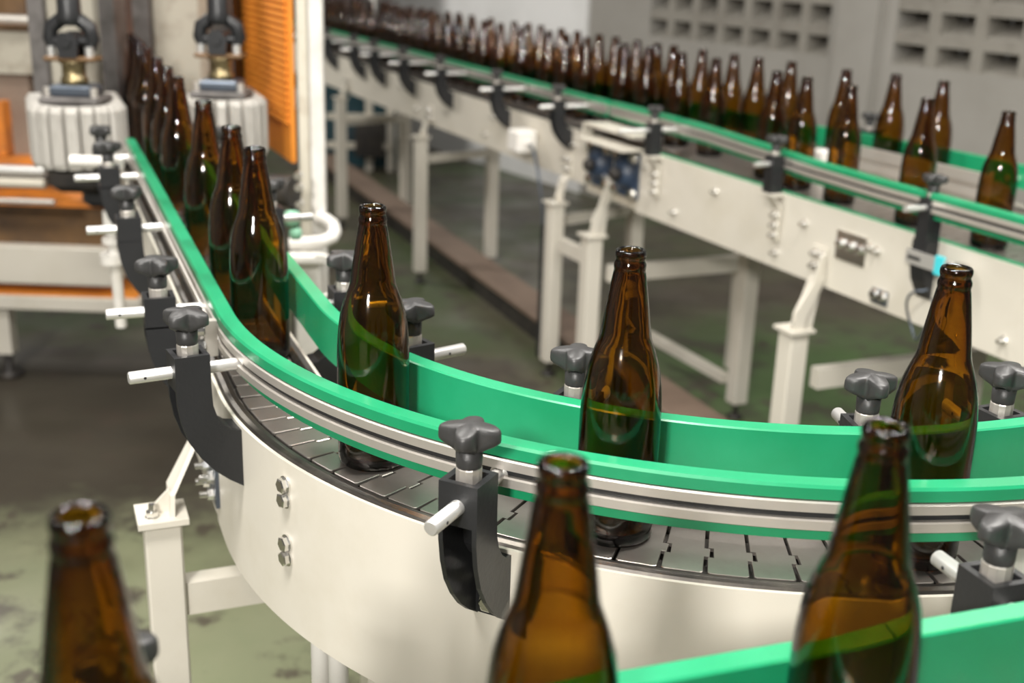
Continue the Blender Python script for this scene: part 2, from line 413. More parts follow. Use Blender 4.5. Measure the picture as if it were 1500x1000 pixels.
def bracket_mesh(lite=False):
    """sickle-shaped bracket of two cheeks and a web, square clamp head; x out of the plate"""
    b = MB(); h = 0.0185
    outer = [(HX + 0.019, 0.052), (HX + 0.0185, 0.034), (HX + 0.015, 0.012), (HX + 0.008, -0.010), (HX - 0.004, -0.030), (HX - 0.018, -0.047), (HX - 0.034, -0.061), (0.0, -0.072)]
    inner = [(0.0, -0.004), (0.010, -0.002), (0.019, 0.005), (0.026, 0.016), (0.030, 0.030), (HX - 0.019, 0.052)]
    poly = outer + inner
    for y0, y1 in ((-h, -h + 0.0045), (h - 0.0045, h)): b.prism(poly, y0, y1)
    # web following the inner edge
    w_ = 0.0045
    web = [(0, -0.070)] + inner
    ins = [(w_, -0.068), (w_, -0.008), (0.0115, -0.0055), (0.0215, 0.002), (0.0295, 0.0135), (0.034, 0.029), (HX - 0.0145, 0.052)]
    for i in range(len(web) - 1):
        b.prism([web[i], web[i + 1], ins[i + 1], ins[i]], -h + 0.002, h - 0.002)
    # head: square ring open at the top, closed block below the stud
    lo, hi = 0.050, 0.089
    for x0, x1, y0, y1 in ((HX - 0.019, HX + 0.019, -h, -0.0125), (HX - 0.019, HX + 0.019, 0.0125, h), (HX - 0.019, HX - 0.0135, -0.0125, 0.0125), (HX + 0.0135, HX + 0.019, -0.0125, 0.0125)):
        b.box((x0, y0, lo), (x1, y1, hi))
    b.box((HX - 0.0135, -0.0125, lo), (HX + 0.0135, 0.0125, hi - 0.008))
    me = b.mesh('rail_bracket', M_BLACK)
    return me
ME_BRACKET = bracket_mesh()
def rod_mesh(x0, x1, hole=True):
    b = MB(); e = 0.0012; r = 0.0068
    b.tube([(x0, 0, 0.068), (x1 - e, 0, 0.068), (x1, 0, 0.068)], [r, r, r - e], 18)
    b.tube([(x0, 0, 0.068), (x0 + 0.005, 0, 0.068)], 0.0092, 18)
    me = b.mesh('rod', M_ROD); return me
def hole_mesh(x1):
    b = MB(); b.tube([(x1 - 0.016, -0.0070, 0.068), (x1 - 0.016, -0.0062, 0.068)], 0.0016, 12, smooth=False)
    b.tube([(x1 - 0.016, 0.0062, 0.068), (x1 - 0.016, 0.0070, 0.068)], 0.0016, 12, smooth=False)
    return b.mesh('pin_hole', M_BLACK)
ME_ROD = rod_mesh(-0.012, 0.114); ME_HOLE = hole_mesh(0.114)
ME_ROD_LONG = rod_mesh(-0.060, 0.114); ME_ROD_IN = rod_mesh(0.001, 0.122)
def add_bracket(conv, o, ax, z=0.0, rod=None, spin=0.0, bolts=True):
    m = frame(o, ax, z)
    br = link('rail_bracket', ME_BRACKET, conv, m)
    mk = m @ Matrix.Translation((HX, 0, 0)) @ Matrix.Rotation(spin, 4, 'Z')
    link('knob', ME_KNOB, br, mk)
    link('stud', ME_STUD, br, mk)
    link('rod', rod or ME_ROD, br, m)
    link('pin_hole', ME_HOLE, br, m)
    if bolts:
        for zz in (-0.030, -0.054): link('bolt', ME_BOLT, br, m @ Matrix.Translation((0.0045, 0, zz)))
    return br
def leg_set(conv, o, ax, top, skew=0.0, size=0.048, bracket=True, out=0.062, plate_z=-0.10, m_leg=None):
    """square leg standing just outside a side plate, foot, and twisted bracket up to the plate. top: z of the tube's upper end"""
    m = frame(o, ax)
    ml = m_leg or M_CREAM
    b = MB(); h = size / 2
    b.obox((out, 0, (top + FLOOR + 0.05) / 2), (size, size, top - FLOOR - 0.05), bev=0.003)
    leg = part('leg', b, ml, conv, world=m)
    b = MB(); b.tube([(out, 0, FLOOR + 0.012), (out, 0, FLOOR + 0.055)], 0.008, 10); b.lathe([(0, 0), (0.026, 0), (0.026, 0.006), (0.012, 0.014), (0, 0.014)], 20, c=(out, 0, FLOOR))
    part('foot', b, M_DARK, leg, world=m)
    if bracket:
        b = MB()
        b.obox((out, 0, top + 0.004), (size * 1.35, size * 1.35, 0.008))
        # bent flat bar: from the top plate up, inwards, and flat against the side plate
        hw = size * 0.48
        path = [(out - 0.012, top + 0.008), (out - 0.014, top + 0.035), (0.022, top + 0.075), (0.004, plate_z - 0.035), (0.004, plate_z + 0.035)]
        ys = [0, 0.1 * skew, 0.6 * skew, skew, skew]; ws = [hw, hw, hw * (0.7 if skew else 1), hw * (0.7 if skew else 1), hw * (0.7 if skew else 1)]
        for i in range(4):
            (xa, za), (xb, zb_) = path[i], path[i + 1]; vs = []
            for x, z, y, hh in ((xa, za, ys[i], ws[i]), (xb, zb_, ys[i + 1], ws[i + 1])):
                vs += [(x - 0.003, y - hh, z), (x + 0.003, y - hh, z), (x + 0.003, y + hh, z), (x - 0.003, y + hh, z)]
            b.add(vs, [(0, 1, 2, 3), (7, 6, 5, 4)] + [(k, k + 4, (k + 1) % 4 + 4, (k + 1) % 4) for k in range(4)])
        b.prism([(out + 0.020, top + 0.008), (out - 0.012, top + 0.040), (out - 0.012, top + 0.008)], -0.003, 0.003)
        if size >= 0.05: b.prism([(0.004, plate_z + 0.025), (0.020, plate_z + 0.015), (0.034, plate_z - 0.045), (out + 0.018, top + 0.055), (out + 0.020, top + 0.008), (out - 0.030, top + 0.008), (0.012, plate_z - 0.06), (0.004, plate_z - 0.02)], hw - 0.006, hw)
        lb = part('leg_bracket', b, M_CREAM, leg, world=m)
        for zz in (plate_z - 0.012, plate_z + 0.018):
            for yy in ((-0.012, 0.012) if size > 0.047 else (0.0,)):
                link('bolt', ME_NUT, leg, m @ Matrix.Translation((0.007, yy + skew, zz)))
        link('bolt', ME_NUT, leg, m @ Matrix.Translation((out + 0.012, 0.012, top + 0.008)) @ Matrix.Rotation(R(-90), 4, 'Y'))
    return leg

# cross sections of a guide rail: (outward from the bottle side, z); total 20 mm deep, bottle side at 0
PROF_GREEN = [(0, 0.046), (0.010, 0.046), (0.010, 0.058), (0.0045, 0.058), (0.0045, 0.086), (0.017, 0.086), (0.0195, 0.0875), (0.0195, 0.0975), (0.0175, 0.100), (0.0015, 0.100), (0, 0.0985)]
PROF_STEEL = [(0.0048, 0.0585), (0.0185, 0.0585), (0.0208, 0.0600), (0.0208, 0.0680), (0.0185, 0.0690), (0.0135, 0.0690), (0.0135, 0.0752), (0.0185, 0.0752), (0.0208, 0.0762), (0.0208, 0.0845), (0.019, 0.0857), (0.0048, 0.0857)]
def guide_rail(conv, frames, base, side, z=0.0, name='guide_rail'):
    """side +1: bottle side faces smaller offsets; -1: larger"""
    st = part(name, MB().sweep(frames, [(base + side * a, b + z) for a, b in PROF_STEEL]), M_STEEL, conv)
    gap = [(base + side * a, b + z) for a, b in ((0.0137, 0.0692), (0.0150, 0.0692), (0.0150, 0.0750), (0.0137, 0.0750))]
    part('groove_insert', MB().sweep(frames, gap), M_BLACK, st)
    part('green_strip', MB().sweep(frames, [(base + side * a, b + z) for a, b in PROF_GREEN]), M_GREEN, st)
    return st

# ------------------------------------------------------------------ main conveyor: curve, then straight to the machine
CX, CY = 0.28991, 1.58761
TH1, TH0 = R(-158), R(-50)
RB = 0.6235
e1 = (math.cos(TH1), math.sin(TH1)); d1 = (math.sin(TH1), -math.cos(TH1))
e0 = (math.cos(TH0), math.sin(TH0)); d0 = (-math.sin(TH0), math.cos(TH0))
def mframe(u):
    """u <= 0 on the curve (metres along the belt, negative to the right), u > 0 on the straight"""
    if u > 0: return (CX + d1[0] * u, CY + d1[1] * u, e1[0], e1[1])
    th = TH1 - u / RB
    if th > TH0:
        k = (th - TH0) * RB; return (CX + d0[0] * k, CY + d0[1] * k, e0[0], e0[1])
    return (CX, CY, math.cos(th), math.sin(th))
U0 = -(TH0 - TH1) * RB - 0.22
def mframes(u0, u1):
    us = [u0] + [k * 0.0125 for k in range(math.ceil(u0 / 0.0125 + 0.01), 1) if u0 < k * 0.0125 < u1] + ([0.0] if u0 < 0 < u1 else []) + [u1]
    us = sorted(set(round(x, 5) for x in us)); return [mframe(x) for x in us]
def mpos(u, r): f_ = mframe(u); return (f_[0] + f_[2] * r, f_[1] + f_[3] * r)
def uth(deg): return -(R(deg) - TH1) * RB
conv = thing('curved_conveyor', (CX - 0.3, CY - 0.5, FLOOR), 'cream curved slat chain conveyor with green guide rails in the foreground', 'conveyor')
UE = 2.05
sp = part('side_plate', MB().sweep(mframes(U0, 0.06), [(0.6845, -0.196), (0.6885, -0.196), (0.6885, 0.0), (0.6845, 0.0)]), M_CREAM, conv, 'curved cream side plate')
sp2 = part('side_plate', MB().sweep(mframes(0.064, UE), [(0.6845, -0.19), (0.6885, -0.19), (0.6885, 0.0), (0.6845, 0.0)]), M_CREAM, conv)
part('side_plate', MB().sweep(mframes(U0, UE), [(0.558, -0.19), (0.562, -0.19), (0.562, -0.002), (0.558, -0.002)]), M_CREAM, conv)
part('edge_track', MB().sweep(mframes(U0, UE), [(0.6672, -0.012), (0.6842, -0.012), (0.6842, -0.002), (0.681, 0.0015), (0.676, 0.003), (0.670, 0.0015), (0.6672, -0.001)]), M_EDGE, conv)
part('edge_track', MB().sweep(mframes(U0, UE), [(0.5625, -0.012), (0.5805, -0.012), (0.5805, -0.001), (0.572, 0.003), (0.5625, -0.001)]), M_EDGE, conv)
ch = part('chain', MB().sweep(mframes(U0, UE), [(0.583, -0.020), (0.665, -0.020), (0.665, -0.009), (0.583, -0.009)]), M_DARK, conv)
uu = U0 + 0.02
pitch = 0.0381
while uu < 2.03:
    f_ = mframe(uu)
    ax = (f_[2], f_[3]); pos = mpos(uu, RB)
    link('slat', ME_SLAT_C if uu < 0.01 else ME_SLAT_S, ch, frame(pos, ax, random.uniform(-0.0004, 0.0004)) @ Matrix.Rotation(random.uniform(-0.004, 0.004), 4, 'Y'))
    uu += pitch
# guide rails (outer and inner), the far end of the outer one bends away a little
guide_rail(conv, mframes(U0, 1.16), 0.6660, 1)
guide_rail(conv, [(*mframe(1.165)[:4],), mframe(1.25), (mframe(1.33)[0] + 0.0, mframe(1.33)[1], e1[0], e1[1])], 0.6665, 1)
guide_rail(conv, mframes(U0, 1.42), 0.5672, -1)
# bolts on the plates
for th, zs in ((-139.2, (-0.026, -0.043, -0.094, -0.111)), (-72.0, (-0.026, -0.043, -0.094, -0.111))):
    for z in zs:
        f_ = mframe(uth(th)); link('bolt', ME_BOLT, sp, frame((f_[0] + f_[2] * 0.6885, f_[1] + f_[3] * 0.6885), (f_[2], f_[3]), z) @ Matrix.Rotation(random.uniform(0, 1), 4, 'X'))
# splice between the curved and the straight plate
f_ = mframe(0.062); ms = frame((f_[0] + f_[2] * 0.6885, f_[1] + f_[3] * 0.6885), (f_[2], f_[3]))
splice = part('splice_plate', MB().box((0, -0.035, -0.165), (0.005, 0.035, -0.045)), M_STEELBLUE, conv, world=ms)
for yy in (-0.020, 0.020):
    for zz in (-0.06, -0.085, -0.128, -0.150): link('bolt', ME_NUT, splice, ms @ Matrix.Translation((0.005, yy, zz)))
# outer brackets
for th, sp_ in ((-115.9, 0.25), (-150.0, 0.75)):
    f_ = mframe(uth(th)); add_bracket(conv, (f_[0] + f_[2] * 0.6885, f_[1] + f_[3] * 0.6885), (f_[2], f_[3]), spin=sp_)
for u, sp_ in ((0.13, 0.2), (0.60, 0.5), (1.055, 0.1), (1.27, 0.7)):
    f_ = mframe(u); add_bracket(conv, (f_[0] + f_[2] * 0.6885, f_[1] + f_[3] * 0.6885), (f_[2], f_[3]), spin=sp_)
# small rail clamp with two nuts beside the second bracket
f_ = mframe(uth(-157.5)); mc = frame((f_[0] + f_[2] * 0.6872, f_[1] + f_[3] * 0.6872), (f_[2], f_[3]))
cl = part('rail_clamp', MB().box((0.0, -0.006, 0.050), (0.014, 0.006, 0.093)), M_STEEL, conv, world=mc)
for zz in (0.062, 0.082): link('bolt', ME_NUT, cl, mc @ Matrix.Translation((0.014, 0, zz)))
# inner brackets
for th, sp_ in ((-116.2, 0.3), (-83.6, 0.1), (-66.5, 0.55), (-142.5, 0.6)):
    f_ = mframe(uth(th)); add_bracket(conv, (f_[0] + f_[2] * 0.558, f_[1] + f_[3] * 0.558), (-f_[2], -f_[3]), rod=ME_ROD_IN, spin=sp_)
for u, sp_ in ((0.10, 0.4), (0.62, 0.2), (1.22, 0.5)):
    f_ = mframe(u); add_bracket(conv, (f_[0] + f_[2] * 0.558, f_[1] + f_[3] * 0.558), (-f_[2], -f_[3]), rod=ME_ROD_IN, spin=sp_)
# legs
f_ = mframe(0.075)
lg = leg_set(conv, (f_[0] + f_[2] * 0.6885, f_[1] + f_[3] * 0.6885), (f_[2], f_[3]), -0.190, skew=-0.075, size=0.046, out=0.068, plate_z=-0.050)
mi = frame((f_[0], f_[1]), (f_[2], f_[3]))
leg2 = part('leg', MB().obox((0.47, 0, (-0.2 + FLOOR) / 2), (0.046, 0.046, -0.2 - FLOOR)), M_CREAM, conv, world=mi)
part('crossbar', MB().obox((0.605, 0, -0.305), (0.26, 0.03, 0.046)), M_CREAM, lg, world=mi)
for q_ in (at(470, 960, 1.20), at(496, 985, 1.17), Vector((*mpos(uth(-80), 0.63), 0))):
    part('leg', MB().tube([(q_.x, q_.y, FLOOR), (q_.x, q_.y, -0.19)], 0.0115, 16), M_PIPE, conv)
part('belly_plate', MB().sweep(mframes(U0, UE), [(0.562, -0.06), (0.6845, -0.06), (0.6845, -0.056), (0.562, -0.056)]), M_CREAM, conv)

# ------------------------------------------------------------------ near conveyor (straight, at the lower edge of the frame)
NO, ND, NN = (0.23, 0.663), (0.944, 0.330), (-0.330, 0.944)
def nframes(a0, a1): return [(NO[0] + ND[0] * a, NO[1] + ND[1] * a, NN[0], NN[1]) for a in (a0, a1)]
nconv = thing('straight_conveyor', (0.1, 0.55, FLOOR), 'conveyor with green guide rail crossing the lower right corner, closest to the viewer', 'conveyor')
NA, NE = -1.0, 0.85
guide_rail(nconv, nframes(NA, 0.03), 0.0, 1); guide_rail(nconv, nframes(0.032, NE), 0.0, 1)
guide_rail(nconv, nframes(NA, NE), -0.100, -1)
part('side_plate', MB().sweep(nframes(NA, NE), [(0.0185, -0.19), (0.0225, -0.19), (0.0225, 0), (0.0185, 0)]), M_CREAM, nconv)
part('side_plate', MB().sweep(nframes(NA, NE), [(-0.1225, -0.19), (-0.1185, -0.19), (-0.1185, 0), (-0.1225, 0)]), M_CREAM, nconv)
part('edge_track', MB().sweep(nframes(NA, NE), [(0.001, -0.012), (0.0182, -0.012), (0.0182, 0), (0.010, 0.003), (0.001, 0)]), M_EDGE, nconv)
nch = part('chain', MB().sweep(nframes(NA, NE), [(-0.09, -0.02), (-0.002, -0.02), (-0.002, -0.009), (-0.09, -0.009)]), M_DARK, nconv)
a = NA + 0.02
while a < NE - 0.02:
    link('slat', ME_SLAT_S, nch, frame((NO[0] + ND[0] * a - NN[0] * 0.044, NO[1] + ND[1] * a - NN[1] * 0.044), NN)); a += pitch
for a, sp_ in ((0.165, 0.3), (-0.452, 0.2)):
    add_bracket(nconv, (NO[0] + ND[0] * a + NN[0] * 0.0225, NO[1] + ND[1] * a + NN[1] * 0.0225), NN, spin=sp_)
for a in (-0.75, 0.6):
    for nn, sg in ((0.0225, 1), (-0.1225, -1)):
        leg_set(nconv, (NO[0] + ND[0] * a + NN[0] * nn, NO[1] + ND[1] * a + NN[1] * nn), (NN[0] * sg, NN[1] * sg), -0.25, size=0.046)

# ------------------------------------------------------------------ back conveyors
KO, KN, KT = (0.155, 3.94), (0.902, 0.431), (0.431, -0.902)
ZK = -0.03
def kpos(a, o): return (KO[0] + KT[0] * a + KN[0] * o, KO[1] + KT[1] * a + KN[1] * o)
def lerp(tab, a):
    if a <= tab[0][0]: return tab[0][1]
    for (a0, v0), (a1, v1) in zip(tab, tab[1:]):
        if a <= a1:
            k = (a - a0) / (a1 - a0); k = k * k * (3 - 2 * k) * 0.5 + k * 0.5
            return v0 + (v1 - v0) * k
    return tab[-1][1]
def kframes(a0, a1, tab=None, off=0.0, step=0.05):
    n = max(1, round((a1 - a0) / step)); out = []
    for i in range(n + 1):
        a = a0 + (a1 - a0) * i / n; p = kpos(a, (lerp(tab, a) if tab else 0) + off); out.append((p[0], p[1], KN[0], KN[1]))
    return out
RAIL = [(-3.6, 0.080), (-1.0, 0.075), (-0.3, 0.068), (0.0, 0.062), (0.45, 0.068), (0.7, 0.062), (1.03, 0.025), (1.3, -0.012), (1.55, -0.026), (2.3, -0.035)]
# A: far straight part
ka = thing('back_conveyor', (*kpos(-1.5, 0.15), FLOOR), 'far straight part of the back conveyor, cream side plate under black brackets', 'conveyor')
AE0, AE1 = -3.6, 0.17
pa = part('side_plate', MB().sweep(kframes(AE0, AE1, step=4), [(-0.014, ZK - 0.165), (-0.010, ZK - 0.165), (-0.010, ZK), (-0.014, ZK)]), M_CREAM, ka)
part('side_plate', MB().sweep(kframes(AE0, AE1, step=4), [(0.300, ZK - 0.165), (0.304, ZK - 0.165), (0.304, ZK), (0.300, ZK)]), M_CREAM, ka)
ca = part('chain', MB().sweep(kframes(AE0, AE1 + 0.1, step=4), [(-0.009, ZK - 0.03), (0.299, ZK - 0.03), (0.299, ZK - 0.006), (-0.009, ZK - 0.006)]), M_DARK, ka)
for lane in (0.085, 0.215):
    a = -3.5
    while a < 0.2:
        link('slat', ME_SLAT_S, ca, frame(kpos(a, lane), KN, ZK)); a += pitch
edges = [-3.6, -2.06, -0.97, -0.405, 0.065, 0.17]
for a0, a1 in zip(edges, edges[1:]): guide_rail(ka, [(p[0], p[1], -KN[0], -KN[1]) for p in kframes(a0 + 0.006, a1 - 0.006, RAIL)], 0.0, 1, ZK)
guide_rail(ka, [(p[0], p[1], KN[0], KN[1]) for p in kframes(AE0, 0.17, None, 0.275, 4)], 0.0, 1, ZK)
for i, a in enumerate((-2.906, -2.50, -2.06, -1.77, -1.383, -0.96, -0.422, 0.054)):
    add_bracket(ka, kpos(a, -0.014), (-KN[0], -KN[1]), ZK, ME_ROD_LONG, 0.3 * i)
for i, (a, z) in enumerate(((-1.55, -0.05), (-1.0, -0.09), (-0.62, -0.12), (-0.30, -0.06), (-0.55, -0.05), (0.09, -0.05), (-1.35, -0.12))):
    link('bolt', ME_NUT, pa, frame(kpos(a, -0.014), (-KN[0], -KN[1]), ZK + z))
for a, top in ((-2.30, -0.22), (-1.18, -0.245), (0.06, -0.275)):
    l1 = leg_set(ka, kpos(a, -0.014), (-KN[0], -KN[1]), top, plate_z=ZK - 0.12, out=0.045)
    l2 = leg_set(ka, kpos(a - 0.14, 0.304), KN, top, plate_z=ZK - 0.12, out=0.03)
    q1, q2 = kpos(a - 0.02, -0.055), kpos(a - 0.12, 0.33)
    for zz in (-0.34,):
        part('crossbar', MB().obox(((q1[0] + q2[0]) / 2, (q1[1] + q2[1]) / 2, zz), (math.dist(q1, q2) - 0.03, 0.026, 0.032), (q2[0] - q1[0], q2[1] - q1[1])), M_CREAM, l1)
# B: nearer part, wider, splitting into two lanes
PLB = [(0.30, -0.010), (1.4, -0.010), (2.3, -0.020)]
BE0, BE1 = 0.485, 2.62
kb = thing('back_conveyor', (*kpos(1.4, 0.15), FLOOR), 'wide nearer part of the back conveyor carrying blue bearings and a bolted plate', 'conveyor')
pb = part('side_plate', MB().sweep(kframes(BE0, BE1, PLB), [(-0.004, ZK - 0.187), (0, ZK - 0.187), (0, ZK), (-0.004, ZK)]), M_CREAM, kb)
part('wear_strip', MB().sweep(kframes(BE0 + 0.10, BE1, PLB), [(0.0005, ZK - 0.006), (0.006, ZK - 0.006), (0.006, ZK + 0.005), (0.0005, ZK + 0.005)]), M_GREEN, kb)
part('side_plate', MB().sweep(kframes(BE0, BE1), [(0.470, ZK - 0.187), (0.474, ZK - 0.187), (0.474, ZK), (0.470, ZK)]), M_CREAM, kb)
cb = part('chain', MB().sweep(kframes(0.285, BE1), [(-0.008, ZK - 0.03), (0.468, ZK - 0.03), (0.468, ZK - 0.006), (-0.008, ZK - 0.006)]), M_DARK, kb)
a = 0.30
while a < BE1 - 0.02:
    o0 = 0.042
    for k in range(5):
        if o0 + 0.0845 * k < 0.43: link('slat', ME_SLAT_S, cb, frame(kpos(a, o0 + 0.0845 * k), KN, ZK))
    a += pitch
edges = [0.19, 0.587, 1.147, 1.675, 2.62]
for a0, a1 in zip(edges, edges[1:]): guide_rail(kb, [(p[0], p[1], -KN[0], -KN[1]) for p in kframes(a0 + 0.008, a1 - 0.008, RAIL)], 0.0, 1, ZK)
guide_rail(kb, kframes(0.19, BE1, [(0.1, 0.290), (0.5, 0.31), (0.85, 0.36), (1.0, 0.40), (1.3, 0.425), (2.3, 0.43)]), 0.0, 1, ZK)
# steel divider between the two lanes
dv = [(1.02, 0.275), (1.5, 0.285)]
dvp = part('lane_divider', MB().sweep(kframes(1.04, 1.50, dv), [(0.004, ZK + 0.004), (0.012, ZK + 0.004), (0.012, ZK + 0.09), (0.004, ZK + 0.09)]), M_STEEL, kb)
for z0_, z1_ in ((0.006, 0.026), (0.034, 0.056), (0.064, 0.092)):
    part('divider_bar', MB().sweep(kframes(1.04, 1.50, dv), [(-0.006, ZK + z0_), (0.0035, ZK + z0_), (0.0035, ZK + z1_), (-0.006, ZK + z1_)]), M_STEEL, dvp)
q = kpos(1.51, 0.285); part('divider_post', MB().tube([(q[0], q[1], ZK - 0.004), (q[0], q[1], ZK + 0.098)], 0.010, 12), M_STEEL, dvp)
q = kpos(1.00, 0.235); part('guide_block', MB().obox((q[0], q[1], ZK + 0.035), (0.05, 0.04, 0.066), KT, 0.004), M_WHITE, kb)
q = kpos(0.90, 0.19); part('guide_block', MB().obox((q[0], q[1], ZK + 0.045), (0.03, 0.03, 0.085), KT, 0.004), M_WHITE, kb)
# far side knobs of the right lane
for a in (0.84, 1.47):
    add_bracket(kb, kpos(a, 0.474), KN, ZK, ME_ROD_LONG, 0.4)
# near side clamps: square black head on a bent cream strap
def strap_bracket(a, rx0, rx1, spin, strap=True):
    m = frame(kpos(a, lerp(PLB, a) - 0.004), (-KN[0], -KN[1]), ZK)
    b = MB(); b.box((-0.002, -0.016, -0.001), (0.034, 0.016, 0.088)); b.tube([(0.016, 0, 0.088), (0.016, 0, 0.09)], 0.014, 16)
    br = part('rail_bracket', b, M_BLACK, kb, world=m)
    mk = m @ Matrix.Translation((0.016, 0, 0)) @ Matrix.Rotation(spin, 4, 'Z')
    link('knob', ME_KNOB, br, mk); link('stud', ME_STUD, br, mk)
    b = MB(); r = 0.0068; b.tube([(rx0, 0, 0.068), (rx1, 0, 0.068)], r, 16); part('rod', b, M_ROD, br, world=m)
    if not strap:
        part('shank', MB().prism([(0.0, 0.0), (0.034, 0.0), (0.034, -0.05), (0.026, -0.085), (0.004, -0.125), (0.0, -0.125)], -0.020, 0.020), M_BLACK, br, world=m); return
    b = MB()
    b.box((-0.004, -0.024, -0.008), (0.036, 0.030, -0.002))
    b.prism([(0.030, -0.008), (0.036, -0.004), (0.012, -0.036), (0.006, -0.036)], 0.0, 0.030)
    b.box((0.004, 0.004, -0.118), (0.010, 0.030, -0.030))
    st = part('strap', b, M_CREAM, br, world=m)
    for zz in (-0.055, -0.08, -0.105): link('bolt', ME_NUT, br, m @ Matrix.Translation((0.010, 0.017, zz)))
for a, x0, x1, s_ in ((0.587, -0.064, 0.13, 0.2), (1.147, -0.030, 0.075, 0.6), (1.675, -0.006, 0.085, 0.35)): strap_bracket(a, x0, x1, s_, a < 1.5)
# bolts, bolted plates on the near side plate
def onB(a, z, d=0.004): return frame(kpos(a, lerp(PLB, a) - d), (-KN[0], -KN[1]), ZK + z)
for a, z in ((0.53, -0.045), (0.70, -0.145), (0.89, -0.05), (1.265, -0.055), (1.165, -0.15), (1.495, -0.06), (1.52, -0.062), (1.90, -0.15)):
    link('bolt', ME_NUT, pb, onB(a, z))
for a, z, w_, h_, n_ in ((1.435, -0.075, 0.10, 0.066, 3), (1.545, -0.160, 0.05, 0.032, 2)):
    m = onB(a, z); jp = part('joint_plate', MB().box((0, -w_ / 2, -h_ / 2), (0.004, w_ / 2, h_ / 2)), M_STEELBLUE if n_ == 2 else M_CHROME, kb, world=m)
    for k in range(n_): link('bolt', ME_BOLT, jp, m @ Matrix.Translation((0.004, (k - (n_ - 1) / 2) * w_ / n_, 0.004)) @ Matrix.Scale(1.3, 4))
# flange bearings
for a in (0.275, 0.435):
    m = frame(kpos(a, -0.014), (-KN[0], -KN[1]), ZK - 0.082)
    b = MB(); b.box((0, -0.066, -0.066), (0.012, 0.066, 0.066))
    b.tube([(0.012, 0, 0), (0.022, 0, 0), (0.034, 0, 0)], [0.047, 0.043, 0.034], 28, smooth=False)
    fb = part('flange_bearing', b, M_BLUE, kb, world=m)
    part('shaft_end', MB().tube([(0.034, 0, 0), (0.058, 0, 0), (0.061, 0, 0)], [0.018, 0.018, 0.014], 20), M_DARK, fb, world=m)
    for yy in (-0.052, 0.052):
        for zz in (-0.052, 0.052): link('bolt', ME_BOLT, fb, m @ Matrix.Translation((0.012, yy, zz)) @ Matrix.Scale(1.7, 4))
m = frame(kpos(0.33, -0.010), (-KN[0], -KN[1]), ZK)
b = MB(); b.box((-0.004, -0.150, -0.182), (0.0, 0.150, -0.008)); part('end_plate', b, M_CREAM_OLD, kb, world=m)
b = MB(); b.box((-0.06, -0.14, 0.030), (0.03, 0.16, 0.036)); b.box((-0.004, -0.148, -0.05), (0.03, -0.140, 0.036)); b.box((0.0, -0.10, -0.006), (0.075, 0.18, 0.0))
part('guard_strap', b, M_CREAM, kb, world=m)
# legs of B
for a, top, oo in ((0.325, -0.325, 0.05), (1.335, -0.325, 0.055), (2.40, -0.325, 0.055)):
    off = lerp(PLB, a) - 0.004
    l1 = leg_set(kb, kpos(a, off), (-KN[0], -KN[1]), top, plate_z=ZK - 0.13, out=oo, size=0.052)
    l2 = leg_set(kb, kpos(a + 0.02, 0.474), KN, top, plate_z=ZK - 0.13, out=0.03, size=0.05)
    q1, q2 = kpos(a + 0.03, off - 0.03), kpos(a + 0.05, 0.50)
    for zz in (-0.44,): part('crossbar', MB().obox(((q1[0] + q2[0]) / 2, (q1[1] + q2[1]) / 2, zz), (math.dist(q1, q2) - 0.05, 0.03, 0.05), (q2[0] - q1[0], q2[1] - q1[1])), M_CREAM, l1)
l3 = leg_set(kb, kpos(0.62, 0.30), KN, -0.21, bracket=False, out=0.02, size=0.05)
q1, q2 = kpos(0.57, 0.30), kpos(-0.05, 0.315)
part('crossbar', MB().obox(((q1[0] + q2[0]) / 2, (q1[1] + q2[1]) / 2, -0.755), (0.62, 0.026, 0.03), (KT[0], KT[1])), M_CREAM, l3)
part('crossbar', MB().obox(((q1[0] + q2[0]) / 2, (q1[1] + q2[1]) / 2, -0.30), (0.62, 0.026, 0.03), (KT[0], KT[1])), M_CREAM, l3)
q1, q2 = kpos(0.10, -0.06), kpos(0.30, -0.06)
part('crossbar', MB().obox(((q1[0] + q2[0]) / 2, (q1[1] + q2[1]) / 2, -0.40), (0.17, 0.026, 0.045), (KT[0], KT[1])), M_CREAM, l3)
# black side bracket with a slotted steel bar, cyan tape and cable loop
m = onB(1.70, -0.03, 0.002)
sb = part('sensor_bracket', MB().box((0.034, -0.022, -0.02), (0.037, 0.030, 0.004)), M_CHROME, kb, world=m)
b = MB(); b.box((0.037, -0.055, -0.022), (0.040, 0.078, 0.008)); part('slotted_bar', b, M_ROD, sb, world=m)
b = MB(); b.box((0.0395, -0.048, -0.011), (0.0412, -0.012, -0.004)); part('slot', b, M_BLACK, sb, world=m)
b = MB(); b.box((0.0345, 0.030, -0.026), (0.0425, 0.052, 0.012)); part('tape', b, M_CYAN, sb, world=m)
b = MB(); b.lathe([(0, -0.022), (0.02, -0.022), (0.024, -0.010), (0.024, 0.004), (0, 0.004)], 20, c=(0.03, 0.082, 0)); part('sensor_head', b, M_CHROME, sb, world=m)
loop = [(0.030 + 0.01 * math.sin(q * 2), -0.005 - 0.034 * math.sin(q), -0.125 + 0.052 * math.cos(q)) for q in [2 * math.pi * k / 28 for k in range(26)]]
part('cable', MB().tube([(0.02, 0, -0.07)] + loop, 0.0026, 8), M_STEELBLUE, sb, world=m)
